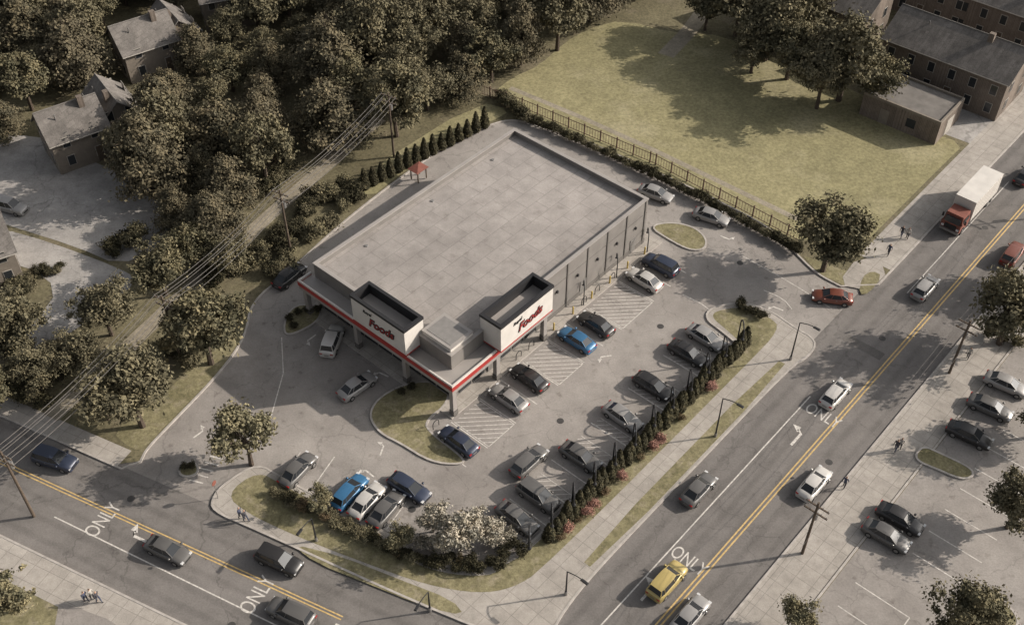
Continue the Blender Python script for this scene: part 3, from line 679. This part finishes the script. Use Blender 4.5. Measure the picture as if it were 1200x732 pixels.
# ---------------------------------------------------------------- vegetation
def leaf_quads(cent,nrm,size):
    n=len(cent); nrm=nrm/np.linalg.norm(nrm,axis=1,keepdims=True)
    r=rng.normal(size=(n,3)); u=np.cross(nrm,r); u/=np.linalg.norm(u,axis=1,keepdims=True); w=np.cross(nrm,u)
    s=(size*rng.uniform(.45,1.4,size=n))[:,None]; a=u*s; b_=w*s*.62
    return np.stack([cent-a-b_*.3,cent+b_,cent+a+b_*.3,cent-b_],1).reshape(-1,3)
def lumps_crown(nl,per,rad,ax,cz,lr):
    cs=[];ns=[];lc=[]
    wob=rng.uniform(.70,1.2,size=8)
    for i in range(nl):
        d=rng.normal(size=3); d/=np.linalg.norm(d); d[2]=d[2]*.9+.12
        sec=wob[int((math.atan2(d[1],d[0])+math.pi)/6.2832*7.99)]
        k=rad*rng.uniform(.2,1)**.5*.88*sec
        c=np.array([d[0]*k*ax[0],d[1]*k*ax[1],cz+d[2]*k*ax[2]]); r=lr*rng.uniform(.45,1.5)
        lc.append(c); m_=int(per*(r/lr)**1.6)+20
        dd=rng.normal(size=(m_,3)); dd/=np.linalg.norm(dd,axis=1,keepdims=True); dd[:,2]=np.where(dd[:,2]<-.3,-dd[:,2]*.6,dd[:,2])
        f=1+.35*np.sin(dd@rng.normal(size=3)*5+rng.uniform(0,6))
        rr=(r*rng.uniform(.35,1.3,size=m_)*f)[:,None]*np.array([[1,1,.75]])
        cs.append(c+dd*rr); ns.append(dd*.65+rng.normal(size=(m_,3))*.6+np.array([0,0,.3]))
    return np.concatenate(cs),np.concatenate(ns),lc
def build(name,cent,nrm,size,mat,woods):
    vs=leaf_quads(cent,nrm,size); n=len(vs)//4
    mb=MB()
    for w in woods: mb.tube(*w,M['bark'],7,False)
    k=len(mb.v); verts=mb.v+[tuple(v) for v in vs.tolist()]
    faces=mb.f+[(k+4*i,k+4*i+1,k+4*i+2,k+4*i+3) for i in range(n)]
    me=bpy.data.meshes.new(name); me.from_pydata(verts,[],faces); me.materials.append(M['bark']); me.materials.append(mat)
    me.polygons.foreach_set('material_index',[0]*len(mb.f)+[1]*n); me.update(); return me
def broad(name,mat,nl=60,per=175,size=.043):
    c,nn,lc=lumps_crown(nl,per,1.0,(1,1,.85),1.2,.22)
    w=[((0,0,-.05),(.02,.03,.65),.075,.05),((.02,.03,.65),(0,0,1.5),.05,.015)]
    for l in lc[:14]: w.append(((.02,.03,rng.uniform(.5,.9)),tuple(l),.028,.008))
    return build(name,c,nn,size,mat,w)
def pine(name,mat,size=.045):
    cs=[];ns=[];w=[((0,0,-.05),(0,0,1.3),.07,.045),((0,0,1.3),(0,0,2.35),.045,.01)]
    z=.45
    while z<2.3:
        t=(z-.45)/1.85; L=(1.05*(1-t)**.6+.12)*rng.uniform(.8,1.15); nb=int(8-3*t); a0=rng.uniform(0,6.28)
        for i in range(nb):
            a=a0+6.283*i/nb+rng.uniform(-.3,.3); l=L*rng.uniform(.55,1.2)
            d=np.array([math.cos(a),math.sin(a),.12]); tip=np.array([0,0,z])+d*l
            if l>.3: w.append(((0,0,z),tuple(tip),.018,.005))
            n=int(45+200*l); s_=rng.uniform(.25,1,size=(n,1))**.7
            p=np.array([[0,0,z]])+d*l*s_+rng.normal(size=(n,3))*np.array([[.10,.10,.06]])*(.5+l)
            cs.append(p); ns.append(rng.normal(size=(n,3))*.5+np.array([d[0]*.6,d[1]*.6,.7]))
        z+=rng.uniform(.14,.21)
    return build(name,np.concatenate(cs),np.concatenate(ns),size,mat,w)
def bush(name,mat,nl=14,per=130,size=.08):
    c,nn,lc=lumps_crown(nl,per,.75,(1,1,.8),.65,.36); c[:,2]=np.maximum(c[:,2],.05)
    return build(name,c,nn,size,mat,[((0,0,-.1),tuple(l),.05,.015) for l in lc[:5]])
def arbor(name,n=1500,size=.10):
    z=rng.uniform(0,1,size=n)**1.25; r=(np.minimum(1,.55+z*3)*(1-z)**.7*.55+.03)*rng.uniform(.65,1.2,size=n); a=rng.uniform(0,6.283,size=n)
    c=np.stack([r*np.cos(a),r*np.sin(a),.06+z*2.5],1); nn=np.stack([np.cos(a),np.sin(a),np.full(n,.5)],1)+rng.normal(size=(n,3))*.45
    return build(name,c,nn,size,M['arbor'],[((0,0,-.1),(0,0,2.3),.06,.01)])
TB=[broad('broad%d'%i,M['leaf'],nl=52+4*i) for i in range(5)]
TL=[broad('light%d'%i,M['leafl'],nl=46,per=130,size=.05) for i in range(2)]
TP=[pine('pine%d'%i,M['needle']) for i in range(4)]
TW=broad('blossom',M['blossom'],nl=46,per=120,size=.052)
SB=[bush('bush%d'%i,M['leaf']) for i in range(3)]; SD=[bush('bushd%d'%i,M['arbor']) for i in range(3)]; SP=bush('pinkb',M['pink'])
SL=[bush('bushl%d'%i,M['leafl']) for i in range(2)]; SW=bush('whiteb',M['blossom']); SM=[bush('bushm%d'%i,M['mixed']) for i in range(2)]
AV=[arbor('arbor%d'%i) for i in range(5)]
def tree(px,py,rpx,kind='broad',zs=None):
    t=85/(.70711*(1-(366-py)/1310)); rm=rpx*t/1310
    zc=(1.2 if kind!='pine' else 1.1)*rm
    x,y=P(px,py,zc)
    lib={'broad':TB,'light':TL,'pine':TP,'blossom':[TW]}[kind]
    nm={'broad':'deciduous_tree','light':'deciduous_tree','pine':'pine_tree','blossom':'flowering_tree'}[kind]
    return obj(nm,random.choice(lib),None,(x,y,.1),random.uniform(0,6.28),(rm,rm,rm*(zs or random.uniform(.95,1.1))))
def shrub(pos,r,lib,name='shrub',z=.1,zs=1.0): return obj(name,random.choice(lib),None,(pos[0],pos[1],z),random.uniform(0,6.28),(r,r,r*zs))
for x,y,r,k in ((152,458,52,'broad'),(235,382,52,'broad'),(120,362,36,'broad'),(185,314,36,'broad'),(12,375,38,'broad'),(85,418,32,'broad'),(38,432,30,'broad'),(118,470,28,'broad'),(286,512,42,'light'),
   (975,275,46,'broad'),(1190,360,50,'broad'),(1195,590,40,'broad'),(8,695,34,'light'),(1135,728,46,'broad'),(938,724,26,'light'),(538,622,32,'blossom'),(572,620,24,'blossom'),(373,585,20,'light'),(470,630,20,'light'),(507,610,18,'blossom'),
   (995,66,48,'broad'),(930,52,38,'broad'),(905,22,44,'broad'),(868,0,38,'broad'),(965,92,34,'broad'),(1022,86,36,'broad'),(885,56,28,'broad'),(945,10,38,'broad'),(1240,480,40,'broad'),(1260,300,40,'broad'),
   (830,5,28,'broad'),(250,265,34,'pine'),(225,285,32,'broad'),(262,300,26,'broad'),(-20,455,36,'broad')):
    tree(x,y,r,k)
def inside(p,poly):
    c=False;n=len(poly)
    for i in range(n):
        a=poly[i];b_=poly[i-1]
        if (a[1]>p[1])!=(b_[1]>p[1]) and p[0]<(b_[0]-a[0])*(p[1]-a[1])/(b_[1]-a[1])+a[0]: c=not c
    return c
wood=PX((-90,40),(-140,-120),(300,-150),(900,-150),(830,-20),(720,20),(690,34),(655,66),(595,96),(545,116),(508,148),(440,178),(400,168),(355,190),(325,228),(285,290),(240,300),(195,262),(175,215),(150,190),(165,150),(225,95),(225,40),(140,20),(120,50),(125,100),(60,110),(20,170),(-90,160))
keep=[(P(176,78),5.5),(P(180,100),4.5),(P(150,96),4),(P(95,172),5.5),(P(272,15),5),(P(272,40),3.6),(P(208,52),5),(P(138,142),5.2),(P(158,158),4),(P(345,150),4)]
xs=[p[0] for p in wood]; ys=[p[1] for p in wood]; pl=[]
tries=0
while tries<9000 and len(pl)<300:
    tries+=1; p=(random.uniform(min(xs),max(xs)),random.uniform(min(ys),max(ys)))
    if not inside(p,wood): continue
    if any(math.hypot(p[0]-q[0],p[1]-q[1])<rr for q,rr in keep): continue
    if any(math.hypot(p[0]-q[0],p[1]-q[1])<4.8 for q in pl): continue
    pl.append(p)
for p in pl:
    r=random.uniform(2.6,4.9); k=random.random()
    lib,nm=(TP,'pine_tree') if k<.55 else (TB,'deciduous_tree')
    if lib is TP: r*=.95
    obj(nm,random.choice(lib),None,(p[0],p[1],.1),random.uniform(0,6.28),(r,r,r*random.uniform(.8,1.25)))
for _ in range(60):
    q=(random.uniform(70,160),random.uniform(60,150)); obj('deciduous_tree',random.choice(TB),None,(q[0]-40,q[1]+25,.1),random.uniform(0,6.28),random.uniform(3,4.5))
ug=PX((340,330),(300,345),(280,320),(300,290),(345,255),(385,215),(430,205),(425,240),(400,258),(335,318))
k=0
while k<46:
    p=(random.uniform(-35,-8),random.uniform(0,32))
    if inside(p,ug): shrub(p,random.uniform(.8,1.6),SB+SD+SL); k+=1
for x0,y0,x1,y1,n,r in ((0,405,70,445,9,1.7),(60,440,110,410,7,1.5),(0,450,60,480,7,1.2),(20,340,75,310,9,.9),(0,330,30,345,4,1.2),(125,300,165,290,5,1.4),(250,330,300,300,7,1.5),(300,235,345,195,8,1.4),(280,290,250,340,7,1.5),(370,250,330,285,6,1.2),(205,410,225,430,4,1.3),(1160,395,1195,405,4,.9)):
    for i in range(n):
        t=(i+.5)/n; shrub(P(x0+(x1-x0)*t+random.uniform(-6,6),y0+(y1-y0)*t+random.uniform(-5,5)),r*random.uniform(.7,1.25),SB+SD)
for i in range(58):
    t=i/57
    q=P(614+(932-614)*t,141+(296-141)*t-6*math.sin(t*math.pi))
    shrub(q,random.uniform(.6,.95),SD+SB[:1],zs=random.uniform(1.0,1.3))
for i in range(9): shrub(P(586+i*3.5,116+i*3),random.uniform(.9,1.5),SD+SB)
for i in range(38):
    q=B(-6.2+i*.86+random.uniform(-.1,.1),37.4+random.uniform(-.15,.15)); o=obj('arborvitae',random.choice(AV),None,(*q,.12),random.uniform(0,6))
    o.scale=(1.15,1.15,random.uniform(.85,1.15))
for i in range(15):
    t=i/14; q=P(428+(568-428)*t,222+(150-222)*t); obj('arborvitae',random.choice(AV),None,(*q,.12),random.uniform(0,6),(1.15,1.15,random.uniform(.95,1.25)))
for s,r in ((18,38.3),(9.2,38.3),(8.2,38.4),(3.4,38.3),(-.8,38.3),(-1.8,38.4),(-4.5,38.2)): shrub(B(s,r),.72,[SP],'flowering_shrub')
for s in (-5.5,-3,1,6.5,13): shrub(B(s,38.25),.55,SM)
for x,y in ((868,362),(876,366),(885,369),(893,373),(868,358)): shrub(P(x,y),.68,SD)
for i in range(32):
    t=i/31; q=P(322+(492-322)*t,578+(658-578)*t+3*math.sin(t*9)+random.uniform(-3,3)); shrub(q,random.uniform(.45,.75),SD+SB+SM+SL)
for i in range(7): shrub(P(395+i*12,618+i*5.5),random.uniform(.5,.8),SL+SB+SM)
for x,y in ((528,655),(540,660),(552,661),(535,668),(548,670),(560,668),(520,662),(600,640),(612,648),(590,652),(478,650),(455,645),(340,588),(357,598),(575,660),(585,665),(500,660),(508,663)): shrub(P(x,y),random.uniform(.6,.9),SD+SM[:1])
for x,y in ((515,640),(580,636),(595,630),(495,640)): shrub(P(x,y),random.uniform(.7,1.0),[SW],'flowering_shrub')
for x,y in ((340,375),(350,368),(362,366),(372,366),(345,384),(470,462),(482,456)): shrub(P(x,y),.6,SD)
for x,y in ((217,550),(225,548)): shrub(P(x,y),.5,SD)

# ---------------------------------------------------------------- light, camera
el=math.radians(28); azx,azy=.985,.17
sv=Vector((azx*math.cos(el),azy*math.cos(el),math.sin(el))).normalized()
ld=bpy.data.lights.new('sun','SUN'); ld.energy=5.0; ld.angle=math.radians(.5); ld.color=(1,.90,.785)
lo=bpy.data.objects.new('sun',ld); C.objects.link(lo); lo.rotation_euler=sv.to_track_quat('Z','Y').to_euler(); lo.location=(0,0,60)
w=bpy.data.worlds.new('World'); bpy.context.scene.world=w; w.use_nodes=True
bg=w.node_tree.nodes['Background']; sky=w.node_tree.nodes.new('ShaderNodeTexSky'); sky.sky_type='NISHITA'; sky.sun_disc=False
sky.sun_elevation=el; sky.sun_rotation=math.atan2(azx,azy); sky.dust_density=5
hs=w.node_tree.nodes.new('ShaderNodeHueSaturation'); hs.inputs['Saturation'].default_value=.25
w.node_tree.links.new(sky.outputs[0],hs.inputs['Color']); w.node_tree.links.new(hs.outputs[0],bg.inputs[0]); bg.inputs[1].default_value=.12
cam=bpy.data.cameras.new('camera'); cam.sensor_width=36; cam.lens=39.3; cam.clip_end=6000; cam.clip_start=.5
co=bpy.data.objects.new('camera',cam); C.objects.link(co); co.location=(0,-85,85); co.rotation_euler=(math.radians(45),0,0)
bpy.context.scene.camera=co
bpy.context.scene.view_settings.view_transform='Standard'; bpy.context.scene.view_settings.look='None'
